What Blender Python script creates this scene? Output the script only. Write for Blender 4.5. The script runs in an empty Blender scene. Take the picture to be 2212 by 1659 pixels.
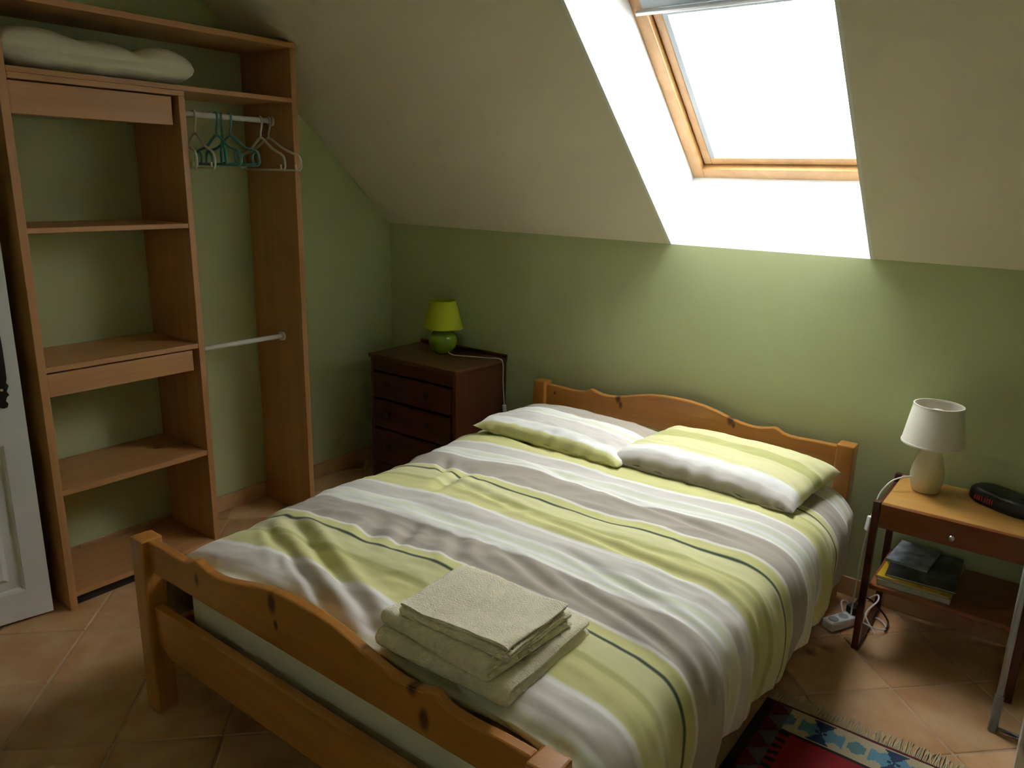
import bpy, bmesh, math, random
from mathutils import Vector, Matrix, noise

random.seed(7)
scene = bpy.context.scene
C = scene.collection

# ------------------------------------------------------------------ camera
YAW, PITCH, ROLL = 36.9072, -14.9205, 1.4289
yaw, pitch, roll = (math.radians(a) for a in (YAW, PITCH, ROLL))
fwd = Vector((-math.sin(yaw) * math.cos(pitch), math.cos(yaw) * math.cos(pitch), math.sin(pitch)))
rt = fwd.cross(Vector((0, 0, 1))).normalized()
up = rt.cross(fwd)
rt, up = rt * math.cos(roll) + up * math.sin(roll), up * math.cos(roll) - rt * math.sin(roll)
cam_data = bpy.data.cameras.new('camera')
cam = bpy.data.objects.new('camera', cam_data)
C.objects.link(cam)
cam.matrix_world = Matrix(((rt.x, up.x, -fwd.x, 3.1708), (rt.y, up.y, -fwd.y, -3.0564),
                           (rt.z, up.z, -fwd.z, 1.5875), (0, 0, 0, 1)))
cam_data.sensor_fit = 'HORIZONTAL'
cam_data.sensor_width = 36
cam_data.lens = 1657.53 / 2212 * 36
cam_data.clip_start = .05
scene.camera = cam

# ------------------------------------------------------------------ sky, exposure
world = bpy.data.worlds.new('overcast_sky')
scene.world = world
world.use_nodes = True
bg = world.node_tree.nodes['Background']
bg.inputs['Color'].default_value = (.97, .99, 1.0, 1)
bg.inputs['Strength'].default_value = 13.0
vs = scene.view_settings
vs.view_transform = 'Standard'
vs.look = 'None'
vs.gamma = 1
vs.use_curve_mapping = False
vs.exposure = 0.97
scene.cycles.max_bounces = 6
scene.cycles.diffuse_bounces = 5
scene.cycles.glossy_bounces = 3
scene.cycles.transparent_max_bounces = 6
scene.cycles.use_adaptive_sampling = True
scene.cycles.adaptive_threshold = .12
scene.cycles.caustics_reflective = False
scene.cycles.caustics_refractive = False

# room dimensions
HK = 1.3378                       # knee wall height
SL = math.radians(41.74)          # roof pitch
TS = math.tan(SL)
XR, YN, ZC = 4.3, -4.3, 2.45      # right wall, near wall, flat ceiling
YC = -(ZC - HK) / TS
SKX0, SKX1 = 1.7065, 2.503        # roof window opening
def sp(x, a, b):                  # point on the slope: a up the slope, b outwards through the roof
    return Vector((x, -a * math.cos(SL) + b * math.sin(SL), HK + a * math.sin(SL) + b * math.cos(SL)))

# window portal: guides the sky light through the roof window, emits nothing itself
def portal(name, x0, x1, a0, a1, b):
    pd = bpy.data.lights.new(name, 'AREA')
    pd.shape = 'RECTANGLE'
    pd.size = x1 - x0
    pd.size_y = a1 - a0
    pd.cycles.is_portal = True
    po = bpy.data.objects.new(name, pd)
    C.objects.link(po)
    c = sp((x0 + x1) / 2, (a0 + a1) / 2, b)
    ex = Vector((1, 0, 0)); ea = Vector((0, -math.cos(SL), math.sin(SL))); ez = ex.cross(ea)
    po.matrix_world = Matrix(((ex.x, ea.x, ez.x, c.x), (ex.y, ea.y, ez.y, c.y), (ex.z, ea.z, ez.z, c.z), (0, 0, 0, 1)))
portal('roof_window_portal', 1.80, 2.41, .15, .86, .40)
pd2 = bpy.data.lights.new('near_window_portal', 'AREA'); pd2.shape = 'RECTANGLE'; pd2.size = .32; pd2.size_y = .32; pd2.cycles.is_portal = True
po2 = bpy.data.objects.new('near_window_portal', pd2); C.objects.link(po2)
po2.location = (3.44, -4.41, 1.24); po2.rotation_euler = (math.radians(90), 0, 0)

# ------------------------------------------------------------------ mesh helpers
class MB:
    def __init__(s):
        s.v = []; s.f = []
    def add(s, vs_, fs):
        o = len(s.v)
        s.v += [Vector(p) for p in vs_]
        s.f += [[i + o for i in f] for f in fs]
        return s
    def box(s, x0, x1, y0, y1, z0, z1):
        return s.hexa([(x0, y0, z0), (x1, y0, z0), (x1, y1, z0), (x0, y1, z0),
                       (x0, y0, z1), (x1, y0, z1), (x1, y1, z1), (x0, y1, z1)])
    def hexa(s, p):
        return s.add(p, [(0, 3, 2, 1), (4, 5, 6, 7), (0, 1, 5, 4), (1, 2, 6, 5), (2, 3, 7, 6), (3, 0, 4, 7)])
    def prism(s, poly, ex):       # poly: list of 3d points, extruded by vector ex
        n = len(poly); ex = Vector(ex)
        vs_ = [Vector(p) for p in poly] + [Vector(p) + ex for p in poly]
        fs = [list(range(n))[::-1], list(range(n, 2 * n))]
        fs += [(i, (i + 1) % n, n + (i + 1) % n, n + i) for i in range(n)]
        return s.add(vs_, fs)
    def tube(s, pts, r, seg=10, cap=True):
        pts = [Vector(p) for p in pts]; n = len(pts)
        rr = r if isinstance(r, (list, tuple)) else [r] * n
        rings = []; prev = None
        for i, p in enumerate(pts):
            d = (pts[min(i + 1, n - 1)] - pts[max(i - 1, 0)]).normalized()
            if prev is None:
                a = d.orthogonal().normalized()
            else:
                a = (prev - d * prev.dot(d)).normalized()
            prev = a
            b = d.cross(a)
            rings.append([p + (a * math.cos(t) + b * math.sin(t)) * rr[i] for t in [2 * math.pi * k / seg for k in range(seg)]])
        vs_ = [q for ring in rings for q in ring]; fs = []
        for i in range(n - 1):
            for k in range(seg):
                k2 = (k + 1) % seg
                fs.append((i * seg + k, i * seg + k2, (i + 1) * seg + k2, (i + 1) * seg + k))
        if cap:
            fs.append(list(range(seg))[::-1]); fs.append([(n - 1) * seg + k for k in range(seg)])
        return s.add(vs_, fs)
    def lathe(s, c, prof, seg=40, closed=False):   # prof: (radius, z)
        c = Vector(c); n = len(prof); vs_ = []
        for r, z in prof:
            vs_ += [c + Vector((r * math.cos(2 * math.pi * k / seg), r * math.sin(2 * math.pi * k / seg), z)) for k in range(seg)]
        fs = []
        m = n if closed else n - 1
        for i in range(m):
            j = (i + 1) % n
            for k in range(seg):
                k2 = (k + 1) % seg
                fs.append((i * seg + k, i * seg + k2, j * seg + k2, j * seg + k))
        if not closed:
            if prof[0][0] > 1e-5: fs.append(list(range(seg))[::-1])
            if prof[-1][0] > 1e-5: fs.append([(n - 1) * seg + k for k in range(seg)])
        return s.add(vs_, fs)
    def grid(s, fn, nu, nv):
        vs_ = [fn(i / nu, j / nv) for j in range(nv + 1) for i in range(nu + 1)]
        w = nu + 1
        fs = [(j * w + i, j * w + i + 1, (j + 1) * w + i + 1, (j + 1) * w + i) for j in range(nv) for i in range(nu)]
        return s.add(vs_, fs)
    def mesh(s, name, origin):
        me = bpy.data.meshes.new(name)
        me.from_pydata([tuple(p - origin) for p in s.v], [], s.f)
        me.update()
        return me
    def build(s, name, mat, parent=None, at=(0, 0, 0), smooth=False, bevel=0, fix=True, angle=None):
        at = Vector(at)
        origin = at if parent is None else root_loc(parent)
        me = s.mesh(name, origin)
        if fix:
            bm = bmesh.new(); bm.from_mesh(me)
            bmesh.ops.recalc_face_normals(bm, faces=bm.faces)
            bm.to_mesh(me); bm.free()
        o = bpy.data.objects.new(name, me)
        C.objects.link(o)
        if parent is None: o.location = at
        else: o.parent = parent
        if mat: me.materials.append(mat)
        if smooth:
            for p in me.polygons: p.use_smooth = True
        if angle is not None:
            for p in me.polygons: p.use_smooth = True
            m = o.modifiers.new('edges', 'EDGE_SPLIT'); m.split_angle = math.radians(angle)
        if bevel:
            m = o.modifiers.new('bevel', 'BEVEL'); m.width = bevel; m.segments = 2; m.limit_method = 'ANGLE'
        return o

def root_loc(o):
    while o.parent: o = o.parent
    return Vector(o.location)
def thing(name, label, cat, loc=(0, 0, 0), group=None):
    o = bpy.data.objects.new(name, None)
    C.objects.link(o); o.location = loc
    o.empty_display_size = .1
    return tag(o, label, cat, group)
def tag(o, label, cat, group=None):
    o['label'] = label; o['category'] = cat
    if group: o['group'] = group
    return o
def struct(o):
    o['kind'] = 'structure'
    return o
def spline(pts, n=8):             # Catmull-Rom through points
    P = [Vector(p) for p in pts]; out = []
    for i in range(len(P) - 1):
        p0 = P[max(i - 1, 0)]; p1 = P[i]; p2 = P[i + 1]; p3 = P[min(i + 2, len(P) - 1)]
        for k in range(n):
            t = k / n
            out.append(.5 * ((2 * p1) + (p2 - p0) * t + (2 * p0 - 5 * p1 + 4 * p2 - p3) * t * t + (3 * p1 - p0 - 3 * p2 + p3) * t ** 3))
    out.append(P[-1])
    return out
def interp(tab, x):
    if x <= tab[0][0]: return tab[0][1]
    for (a, b), (c, d) in zip(tab, tab[1:]):
        if x <= c: return b + (d - b) * (x - a) / (c - a)
    return tab[-1][1]
def sstep(a, b, x):
    t = min(1, max(0, (x - a) / (b - a))); return t * t * (3 - 2 * t)
def nz(x, y, z=0): return noise.noise(Vector((x, y, z)))

# ------------------------------------------------------------------ materials
def new_mat(name):
    m = bpy.data.materials.new(name); m.use_nodes = True
    nt = m.node_tree
    return m, nt, nt.nodes['Principled BSDF']
def rgb(h):
    return tuple(h) + (1,)
def plain(name, col, rough=.6, bump=0, scale=60, metal=0, coat=0, var=.06, nscale=6, sheen=0):
    m, nt, b = new_mat(name)
    N, L = nt.nodes.new, nt.links.new
    tc = N('ShaderNodeTexCoord')
    no = N('ShaderNodeTexNoise'); no.inputs['Scale'].default_value = nscale; no.inputs['Detail'].default_value = 4
    L(tc.outputs['Object'], no.inputs['Vector'])
    r = N('ShaderNodeValToRGB')
    r.color_ramp.elements[0].position = .3; r.color_ramp.elements[1].position = .7
    r.color_ramp.elements[0].color = rgb([c * (1 - var) for c in col])
    r.color_ramp.elements[1].color = rgb([min(1, c * (1 + var)) for c in col])
    L(no.outputs['Fac'], r.inputs['Fac'])
    L(r.outputs['Color'], b.inputs['Base Color'])
    b.inputs['Roughness'].default_value = rough
    b.inputs['Metallic'].default_value = metal
    b.inputs['Coat Weight'].default_value = coat
    b.inputs['Coat Roughness'].default_value = .15
    if sheen: b.inputs['Sheen Weight'].default_value = sheen
    if bump:
        n2 = N('ShaderNodeTexNoise'); n2.inputs['Scale'].default_value = scale; n2.inputs['Detail'].default_value = 3
        L(tc.outputs['Object'], n2.inputs['Vector'])
        bp = N('ShaderNodeBump'); bp.inputs['Strength'].default_value = bump; bp.inputs['Distance'].default_value = .004
        L(n2.outputs['Fac'], bp.inputs['Height']); L(bp.outputs['Normal'], b.inputs['Normal'])
    return m
def wood(name, c0, c1, axis='x', rough=.45, coat=0, freq=9, knots=(), kr=.02):
    m, nt, b = new_mat(name)
    N, L = nt.nodes.new, nt.links.new
    tc = N('ShaderNodeTexCoord')
    mp = N('ShaderNodeMapping')
    sc = {'x': (.5, freq, freq), 'y': (freq, .5, freq), 'z': (freq, freq, .5)}[axis]
    mp.inputs['Scale'].default_value = sc
    L(tc.outputs['Object'], mp.inputs['Vector'])
    n1 = N('ShaderNodeTexNoise'); n1.inputs['Scale'].default_value = 2.2; n1.inputs['Detail'].default_value = 6
    n1.inputs['Distortion'].default_value = .6
    L(mp.outputs['Vector'], n1.inputs['Vector'])
    n2 = N('ShaderNodeTexNoise'); n2.inputs['Scale'].default_value = 14; n2.inputs['Detail'].default_value = 3
    L(mp.outputs['Vector'], n2.inputs['Vector'])
    mx = N('ShaderNodeMix'); mx.data_type = 'FLOAT'; mx.inputs[0].default_value = .3
    L(n1.outputs['Fac'], mx.inputs[2]); L(n2.outputs['Fac'], mx.inputs[3])
    r = N('ShaderNodeValToRGB')
    r.color_ramp.elements[0].position = .32; r.color_ramp.elements[1].position = .68
    r.color_ramp.elements[0].color = rgb(c0); r.color_ramp.elements[1].color = rgb(c1)
    L(mx.outputs[0], r.inputs['Fac'])
    col = r.outputs['Color']
    for (kx, ky, kz, ks) in knots:
        k = N('ShaderNodeMapping'); k.vector_type = 'POINT'
        k.inputs['Location'].default_value = (-kx, -ky, -kz)
        L(tc.outputs['Object'], k.inputs['Vector'])
        k2 = N('ShaderNodeVectorMath'); k2.operation = 'MULTIPLY'; k2.inputs[1].default_value = (1.0 / ks, .3 / ks, .55 / ks)
        L(k.outputs['Vector'], k2.inputs[0])
        ln = N('ShaderNodeVectorMath'); ln.operation = 'LENGTH'
        L(k2.outputs['Vector'], ln.inputs[0])
        kr_ = N('ShaderNodeValToRGB')
        kr_.color_ramp.elements[0].position = .45; kr_.color_ramp.elements[0].color = (1, 1, 1, 1)
        kr_.color_ramp.elements[1].position = 1.0; kr_.color_ramp.elements[1].color = (0, 0, 0, 1)
        L(ln.outputs['Value'], kr_.inputs['Fac'])
        mm = N('ShaderNodeMix'); mm.data_type = 'RGBA'
        L(kr_.outputs['Color'], mm.inputs[0]); L(col, mm.inputs[6])
        mm.inputs[7].default_value = (.10, .03, .010, 1)
        col = mm.outputs[2]
    L(col, b.inputs['Base Color'])
    b.inputs['Roughness'].default_value = rough
    b.inputs['Coat Weight'].default_value = coat
    b.inputs['Coat Roughness'].default_value = .12
    bp = N('ShaderNodeBump'); bp.inputs['Strength'].default_value = .08; bp.inputs['Distance'].default_value = .002
    L(mx.outputs[0], bp.inputs['Height']); L(bp.outputs['Normal'], b.inputs['Normal'])
    return m
def stripes(name, stops, period, offset=0.0, soft=.010, rough=.85):
    """striped woven cotton; the stripe coordinate is the UV v (metres)."""
    m, nt, b = new_mat(name)
    N, L = nt.nodes.new, nt.links.new
    uv = N('ShaderNodeUVMap'); uv.uv_map = 'cloth'
    sx = N('ShaderNodeSeparateXYZ'); L(uv.outputs['UV'], sx.inputs[0])
    m1 = N('ShaderNodeMath'); m1.operation = 'SUBTRACT'; m1.inputs[1].default_value = offset
    L(sx.outputs['Y'], m1.inputs[0])
    m2 = N('ShaderNodeMath'); m2.operation = 'DIVIDE'; m2.inputs[1].default_value = period
    L(m1.outputs[0], m2.inputs[0])
    m3 = N('ShaderNodeMath'); m3.operation = 'FLOORED_MODULO'; m3.inputs[1].default_value = 1
    L(m2.outputs[0], m3.inputs[0])
    r = N('ShaderNodeValToRGB'); cr = r.color_ramp; cr.interpolation = 'LINEAR'
    pts = []
    for i, (p, c) in enumerate(stops):
        nxt = stops[i + 1][0] if i + 1 < len(stops) else period
        s = min(soft, (nxt - p) * .4) / period / 2
        pts.append((p / period + (s if i else 0), c)); pts.append((nxt / period - s, c))
    while len(cr.elements) < len(pts): cr.elements.new(.5)
    for e, (p, c) in zip(cr.elements, pts):
        e.position = p
    for e, (p, c) in zip(cr.elements, pts):
        e.color = rgb(c)
    L(m3.outputs[0], r.inputs['Fac'])
    tc = N('ShaderNodeTexCoord')
    n1 = N('ShaderNodeTexNoise'); n1.inputs['Scale'].default_value = 9; n1.inputs['Detail'].default_value = 4
    L(tc.outputs['Object'], n1.inputs['Vector'])
    mr = N('ShaderNodeMapRange'); mr.inputs['To Min'].default_value = .92; mr.inputs['To Max'].default_value = 1.06
    L(n1.outputs['Fac'], mr.inputs['Value'])
    mm = N('ShaderNodeMix'); mm.data_type = 'RGBA'; mm.blend_type = 'MULTIPLY'; mm.inputs[0].default_value = 1
    L(r.outputs['Color'], mm.inputs[6]); L(mr.outputs['Result'], mm.inputs[7])
    L(mm.outputs[2], b.inputs['Base Color'])
    b.inputs['Roughness'].default_value = rough
    b.inputs['Sheen Weight'].default_value = .15
    b.inputs['Specular IOR Level'].default_value = .2
    n2 = N('ShaderNodeTexNoise'); n2.inputs['Scale'].default_value = 22; n2.inputs['Detail'].default_value = 5
    L(tc.outputs['Object'], n2.inputs['Vector'])
    bp = N('ShaderNodeBump'); bp.inputs['Strength'].default_value = .22; bp.inputs['Distance'].default_value = .006
    L(n2.outputs['Fac'], bp.inputs['Height']); L(bp.outputs['Normal'], b.inputs['Normal'])
    return m

M = {}
M['wall'] = plain('green_wall_paint', (.50, .56, .295), .85, .12, 90, var=.03, nscale=2)
M['ceiling'] = plain('ceiling_paint', (.80, .755, .60), .9, .1, 80, var=.02, nscale=2)
M['white'] = plain('white_plaster', (.86, .87, .86), .8, .05, 80, var=.015)
M['grout'] = plain('grout', (.50, .36, .24), .9, .3, 120, var=.1, nscale=14)
M['pine_frame'] = wood('roof_window_pine', (.40, .21, .07), (.52, .30, .115), 'z', .4, .3, 6)
M['bead'] = plain('grey_glazing_bead', (.36, .40, .42), .5)
M['bar'] = plain('silver_bar', (.60, .61, .62), .35, metal=.4)
KH, KF = .985, -1.012             # board faces, measured from the bed's origin
KN_H = [(1.545 - 1.827, KH, .640, .017), (1.56 - 1.827, KH, .612, .012), (2.075 - 1.827, KH, .650, .018), (2.09 - 1.827, KH, .630, .010), (1.20 - 1.827, KH, .60, .007)]
KN_F = [(1.402 - 1.827, KF, .535, .013), (1.733 - 1.827, KF, .590, .020), (1.745 - 1.827, KF, .535, .010),
        (2.20 - 1.827, KF, .580, .019), (2.235 - 1.827, KF, .515, .019)]
PC0, PC1 = (.40, .155, .026), (.56, .24, .048)
M['pine_x'] = wood('varnished_pine_rail', PC0, PC1, 'x', .32, .5, 7)
M['pine_head'] = wood('varnished_pine_headboard', PC0, PC1, 'x', .32, .5, 7, KN_H)
M['pine_foot'] = wood('varnished_pine_footboard', PC0, PC1, 'x', .32, .5, 7, KN_F)
M['pine_y'] = wood('varnished_pine_side', PC0, PC1, 'y', .32, .5, 7)
M['pine_z'] = wood('varnished_pine_post', PC0, PC1, 'z', .32, .5, 7)
BC0, BC1 = (.44, .215, .080), (.55, .285, .112)
M['beech_y'] = wood('beech_board', BC0, BC1, 'y', .45, .05, 12)
M['beech_z'] = wood('beech_panel', BC0, BC1, 'z', .45, .05, 12)
M['beech_x'] = wood('beech_depth', BC0, BC1, 'x', .45, .05, 12)
M['dark'] = plain('dark_gap_shade', (.03, .02, .018), .8)  # near-black colour standing in for the shade inside narrow gaps
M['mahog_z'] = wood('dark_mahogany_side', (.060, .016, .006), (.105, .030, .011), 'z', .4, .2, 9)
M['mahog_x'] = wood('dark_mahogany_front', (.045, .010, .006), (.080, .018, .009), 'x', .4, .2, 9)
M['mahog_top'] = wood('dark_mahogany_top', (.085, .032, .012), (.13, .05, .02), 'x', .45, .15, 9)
M['knob_dark'] = plain('dark_knob', (.02, .012, .01), .4)
M['honey'] = wood('honey_wood_top', (.50, .25, .055), (.62, .34, .09), 'x', .38, .3, 9)
M['teak'] = wood('teak_drawer', (.20, .058, .012), (.27, .085, .02), 'x', .4, .2, 9)
M['darkleg'] = wood('dark_red_leg', (.055, .013, .008), (.095, .022, .012), 'z', .4, .2, 9)
M['darkleg_y'] = wood('dark_red_runner', (.055, .013, .008), (.095, .022, .012), 'y', .4, .2, 9)
M['chrome'] = plain('chrome', (.8, .8, .8), .15, metal=1)
M['mattress'] = plain('mattress_ticking', (.74, .73, .64), .85, .15, 120, var=.03)
M['towel'] = plain('cream_terry', (.87, .82, .62), .95, .9, 260, var=.07, nscale=50, sheen=.3)
M['quilt'] = plain('offwhite_quilt', (.62, .61, .47), .9, .3, 30, var=.05)
M['door'] = plain('white_door_paint', (.66, .67, .67), .45, .04, 40, var=.015)
M['iron'] = plain('black_iron', (.018, .019, .019), .45, .3, 120, metal=.3)
M['ceramic'] = plain('cream_ceramic', (.66, .60, .40), .3, coat=.3, var=.03)
M['shade_w'] = plain('white_lamp_shade', (.88, .86, .77), .8, .1, 200, var=.02)
M['ceramic_g'] = plain('green_ceramic', (.22, .34, .012), .2, coat=.6, var=.06)
M['shade_g'] = plain('lime_lamp_shade', (.50, .58, .02), .8, .1, 200, var=.04)
M['cord'] = plain('white_cord', (.75, .75, .75), .5)
M['plastic_w'] = plain('white_plastic', (.80, .81, .82), .4)
M['plastic_k'] = plain('black_plastic', (.015, .015, .016), .4)
M['rod'] = plain('white_rail', (.78, .78, .74), .35)
M['hang_w'] = plain('cream_plastic', (.70, .68, .55), .4)
M['hang_b'] = plain('blue_plastic', (.10, .34, .42), .4)
M['hang_t'] = plain('teal_plastic', (.05, .33, .30), .4)
M['greytube'] = plain('grey_tube', (.40, .40, .38), .4, metal=.2)
M['greysleeve'] = plain('dark_grey_sleeve', (.20, .21, .21), .6)
M['fringe'] = plain('cream_fringe', (.50, .42, .26), .95, var=.1)
def glass():
    m, nt, b = new_mat('window_glass')
    nt.nodes.remove(b)
    N, L = nt.nodes.new, nt.links.new
    t = N('ShaderNodeBsdfTransparent'); g = N('ShaderNodeBsdfGlossy'); g.inputs['Roughness'].default_value = .02
    mx = N('ShaderNodeMixShader'); mx.inputs[0].default_value = .05
    L(t.outputs[0], mx.inputs[1]); L(g.outputs[0], mx.inputs[2]); L(mx.outputs[0], nt.nodes['Material Output'].inputs['Surface'])
    return m
M['glass'] = glass()
def tile_mat():
    m, nt, b = new_mat('terracotta_tile')
    N, L = nt.nodes.new, nt.links.new
    tc = N('ShaderNodeTexCoord'); oi = N('ShaderNodeObjectInfo')
    geo = N('ShaderNodeNewGeometry')
    n1 = N('ShaderNodeTexNoise'); n1.inputs['Scale'].default_value = 7; n1.inputs['Detail'].default_value = 5
    L(geo.outputs['Position'], n1.inputs['Vector'])
    r = N('ShaderNodeValToRGB')
    r.color_ramp.elements[0].position = .35; r.color_ramp.elements[1].position = .68
    r.color_ramp.elements[0].color = (.52, .28, .12, 1); r.color_ramp.elements[1].color = (.64, .41, .22, 1)
    L(n1.outputs['Fac'], r.inputs['Fac'])
    mr = N('ShaderNodeMapRange'); mr.inputs['To Min'].default_value = .86; mr.inputs['To Max'].default_value = 1.1
    L(oi.outputs['Random'], mr.inputs['Value'])
    mm = N('ShaderNodeMix'); mm.data_type = 'RGBA'; mm.blend_type = 'MULTIPLY'; mm.inputs[0].default_value = 1
    L(r.outputs['Color'], mm.inputs[6]); L(mr.outputs['Result'], mm.inputs[7])
    L(mm.outputs[2], b.inputs['Base Color'])
    b.inputs['Roughness'].default_value = .5
    bp = N('ShaderNodeBump'); bp.inputs['Strength'].default_value = .15; bp.inputs['Distance'].default_value = .004
    L(n1.outputs['Fac'], bp.inputs['Height']); L(bp.outputs['Normal'], b.inputs['Normal'])
    return m
M['tile'] = tile_mat()
def glow(name, col, s):
    m, nt, b = new_mat(name)
    b.inputs['Base Color'].default_value = rgb(col); b.inputs['Emission Color'].default_value = rgb(col)
    b.inputs['Emission Strength'].default_value = s
    return m
M['led'] = glow('red_led', (.30, .004, .015), .10)

# ------------------------------------------------------------------ room shell
struct(MB().prism([(0, 0, 0), (0, .12, 0), (0, .12, HK - .12 * TS), (0, 0, HK)], (XR, 0, 0)).build('wall_back', M['wall']))
gable = [(0, .12, 0), (0, .12, HK - .12 * TS), (0, YC, ZC), (0, YN, ZC), (0, YN, 0)]
struct(MB().prism(gable, (-.12, 0, 0)).build('wall_left', M['wall']))
struct(MB().prism([(XR, y, z) for _, y, z in gable], (.12, 0, 0)).build('wall_right', M['wall']))
WX0, WX1, WZ0, WZ1 = 3.28, 3.60, 1.08, 1.40     # casement behind the camera
mb = MB()
for q in ((0, WX0, 0, ZC), (WX1, XR, 0, ZC), (WX0, WX1, 0, WZ0), (WX0, WX1, WZ1, ZC)):
    mb.box(q[0], q[1], YN - .12, YN, q[2], q[3])
struct(mb.build('wall_near', M['wall']))
w2 = bpy.data.objects.new('window_2', None); C.objects.link(w2); w2.location = ((WX0 + WX1) / 2, YN - .06, WZ0); struct(w2)
for q in ((WX0, WX0 + .05, WZ0, WZ1), (WX1 - .05, WX1, WZ0, WZ1), (WX0 + .05, WX1 - .05, WZ0, WZ0 + .05), (WX0 + .05, WX1 - .05, WZ1 - .05, WZ1), ((WX0 + WX1) / 2 - .03, (WX0 + WX1) / 2 + .03, WZ0 + .05, WZ1 - .05)):
    MB().box(q[0], q[1], YN - .09, YN - .03, q[2], q[3]).build('frame_bar', M['white'], w2)
for xa, xb in ((WX0 + .05, (WX0 + WX1) / 2 - .03), ((WX0 + WX1) / 2 + .03, WX1 - .05)):
    MB().box(xa, xb, YN - .063, YN - .057, WZ0 + .05, WZ1 - .05).build('pane', M['glass'], w2)
AC = -YC / math.cos(SL)           # slope length up to the flat ceiling
HT = 1.45                         # top of the window opening, measured up the slope
RD = .33                          # depth of the roof
mb = MB()
def slab(x0, x1, a0, a1, b0=0, b1=RD + .1):
    mb.hexa([sp(x0, a0, b0), sp(x1, a0, b0), sp(x1, a1, b0), sp(x0, a1, b0), sp(x0, a0, b1), sp(x1, a0, b1), sp(x1, a1, b1), sp(x0, a1, b1)])
slab(-.12, SKX0 - .012, -.17, AC)
slab(SKX1 + .012, XR + .12, -.17, AC)
slab(SKX0 - .012, SKX1 + .012, HT + .012, AC)
mb.hexa([sp(SKX0 - .012, -.17, 0), sp(SKX1 + .012, -.17, 0), sp(SKX1 + .012, -.004, 0), sp(SKX0 - .012, -.004, 0),
         sp(SKX0 - .012, -.17, RD + .1), sp(SKX1 + .012, -.17, RD + .1), sp(SKX1 + .012, .04, RD + .1), sp(SKX0 - .012, .04, RD + .1)])
mb.box(-.12, XR + .12, YN - .12, YC, ZC, ZC + .12)
struct(mb.build('ceiling', M['ceiling']))

# floor: bed of grout with terracotta tiles laid on the diagonal
floor = struct(MB().box(-.12, XR + .12, YN - .12, .12, -.08, -.003).build('floor', M['grout']))
PIT = .4262; H2 = PIT / 2          # pitch along x+y / x-y
def clip(poly, a, b, c):           # keep a*x+b*y<=c
    out = []
    for i in range(len(poly)):
        p, q = poly[i], poly[(i + 1) % len(poly)]
        dp, dq = a * p[0] + b * p[1] - c, a * q[0] + b * q[1] - c
        if dp <= 0: out.append(p)
        if dp * dq < 0:
            t = dp / (dp - dq); out.append((p[0] + t * (q[0] - p[0]), p[1] + t * (q[1] - p[1])))
    return out
g = .0045
tile_me = None
for i in range(-12, 24):
    for k in range(-14, 22):
        s0, s1 = -1.503 + i * PIT + g, -1.503 + (i + 1) * PIT - g       # x+y
        d0, d1 = 2.988 + k * PIT + g, 2.988 + (k + 1) * PIT - g         # x-y
        poly = [((s + d) / 2, (s - d) / 2) for s, d in ((s0, d0), (s1, d0), (s1, d1), (s0, d1))]
        c0 = ((s0 + s1 + d0 + d1) / 4, (s0 + s1 - d0 - d1) / 4)
        if c0[0] < -.25 or c0[0] > XR + .25 or c0[1] > .25 or c0[1] < -3.6: continue
        full = poly
        for a, b_, c_ in ((-1, 0, -.002), (1, 0, XR - .002), (0, 1, -.002), (0, -1, -YN - .002)):
            poly = clip(poly, a, b_, c_)
            if len(poly) < 3: break
        if len(poly) < 3: continue
        m2 = MB().prism([(x - c0[0], y - c0[1], -.008) for x, y in poly], (0, 0, .008))
        whole = all(abs(p[0] - q[0]) + abs(p[1] - q[1]) < 1e-6 for p, q in zip(poly, full)) and len(poly) == 4
        if whole and tile_me:
            o = bpy.data.objects.new('tile', tile_me); C.objects.link(o)
        else:
            o = m2.build('tile', M['tile'])
            md = o.modifiers.new('bevel', 'BEVEL'); md.width = .003; md.segments = 1
            if whole: tile_me = o.data
        if whole and not o.modifiers:
            md = o.modifiers.new('bevel', 'BEVEL'); md.width = .003; md.segments = 1
        o.location = (c0[0], c0[1], 0); o.parent = floor
# tiled skirting
sk = struct(MB().box(0, .006, YN, 0, .001, .078).build('baseboard_left', M['grout']))
for y in [k * .302 for k in range(0, 14)]:
    o = MB().box(.006, .013, max(YN, -y - .3), -y - .002, .002, .080).build('tile', M['tile'], bevel=.002)
    o.parent = sk
sk = struct(MB().box(.014, XR, -.006, 0, .001, .078).build('baseboard_back', M['grout']))
for x in [.014 + k * .302 for k in range(0, 15)]:
    o = MB().box(x + .002, min(XR, x + .30), -.013, -.006, .002, .080).build('tile', M['tile'], bevel=.002)
    o.parent = sk

# ------------------------------------------------------------------ roof window
win = bpy.data.objects.new('window_1', None); C.objects.link(win); win.location = sp((SKX0 + SKX1) / 2, .5, .33); struct(win)
def spb(x0, x1, a0, a1, b0, b1):
    return MB().hexa([sp(x0, a0, b0), sp(x1, a0, b0), sp(x1, a1, b0), sp(x0, a1, b0), sp(x0, a0, b1), sp(x1, a0, b1), sp(x1, a1, b1), sp(x0, a1, b1)])
FB = .33
A0, A1 = .058, 1.0                # window frame extent up the slope
rev = MB()
for xa, xb in ((SKX0 - .012, SKX0), (SKX1, SKX1 + .012)):
    rev.prism([sp(xa, 0, 0), sp(xa, HT, 0), sp(xa, A1 + .02, RD + .09), sp(xa, A0 - .01, RD + .09)], (xb - xa, 0, 0))
rev.build('side_reveal', M['white'], win)
MB().hexa([sp(SKX0, 0, 0), sp(SKX1, 0, 0), sp(SKX1, -.004, .0), sp(SKX0, -.004, .0),
           sp(SKX0, A0, FB), sp(SKX1, A0, FB), sp(SKX1, A0 - .012, FB), sp(SKX0, A0 - .012, FB)]).build('bottom_reveal', M['white'], win)
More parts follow.
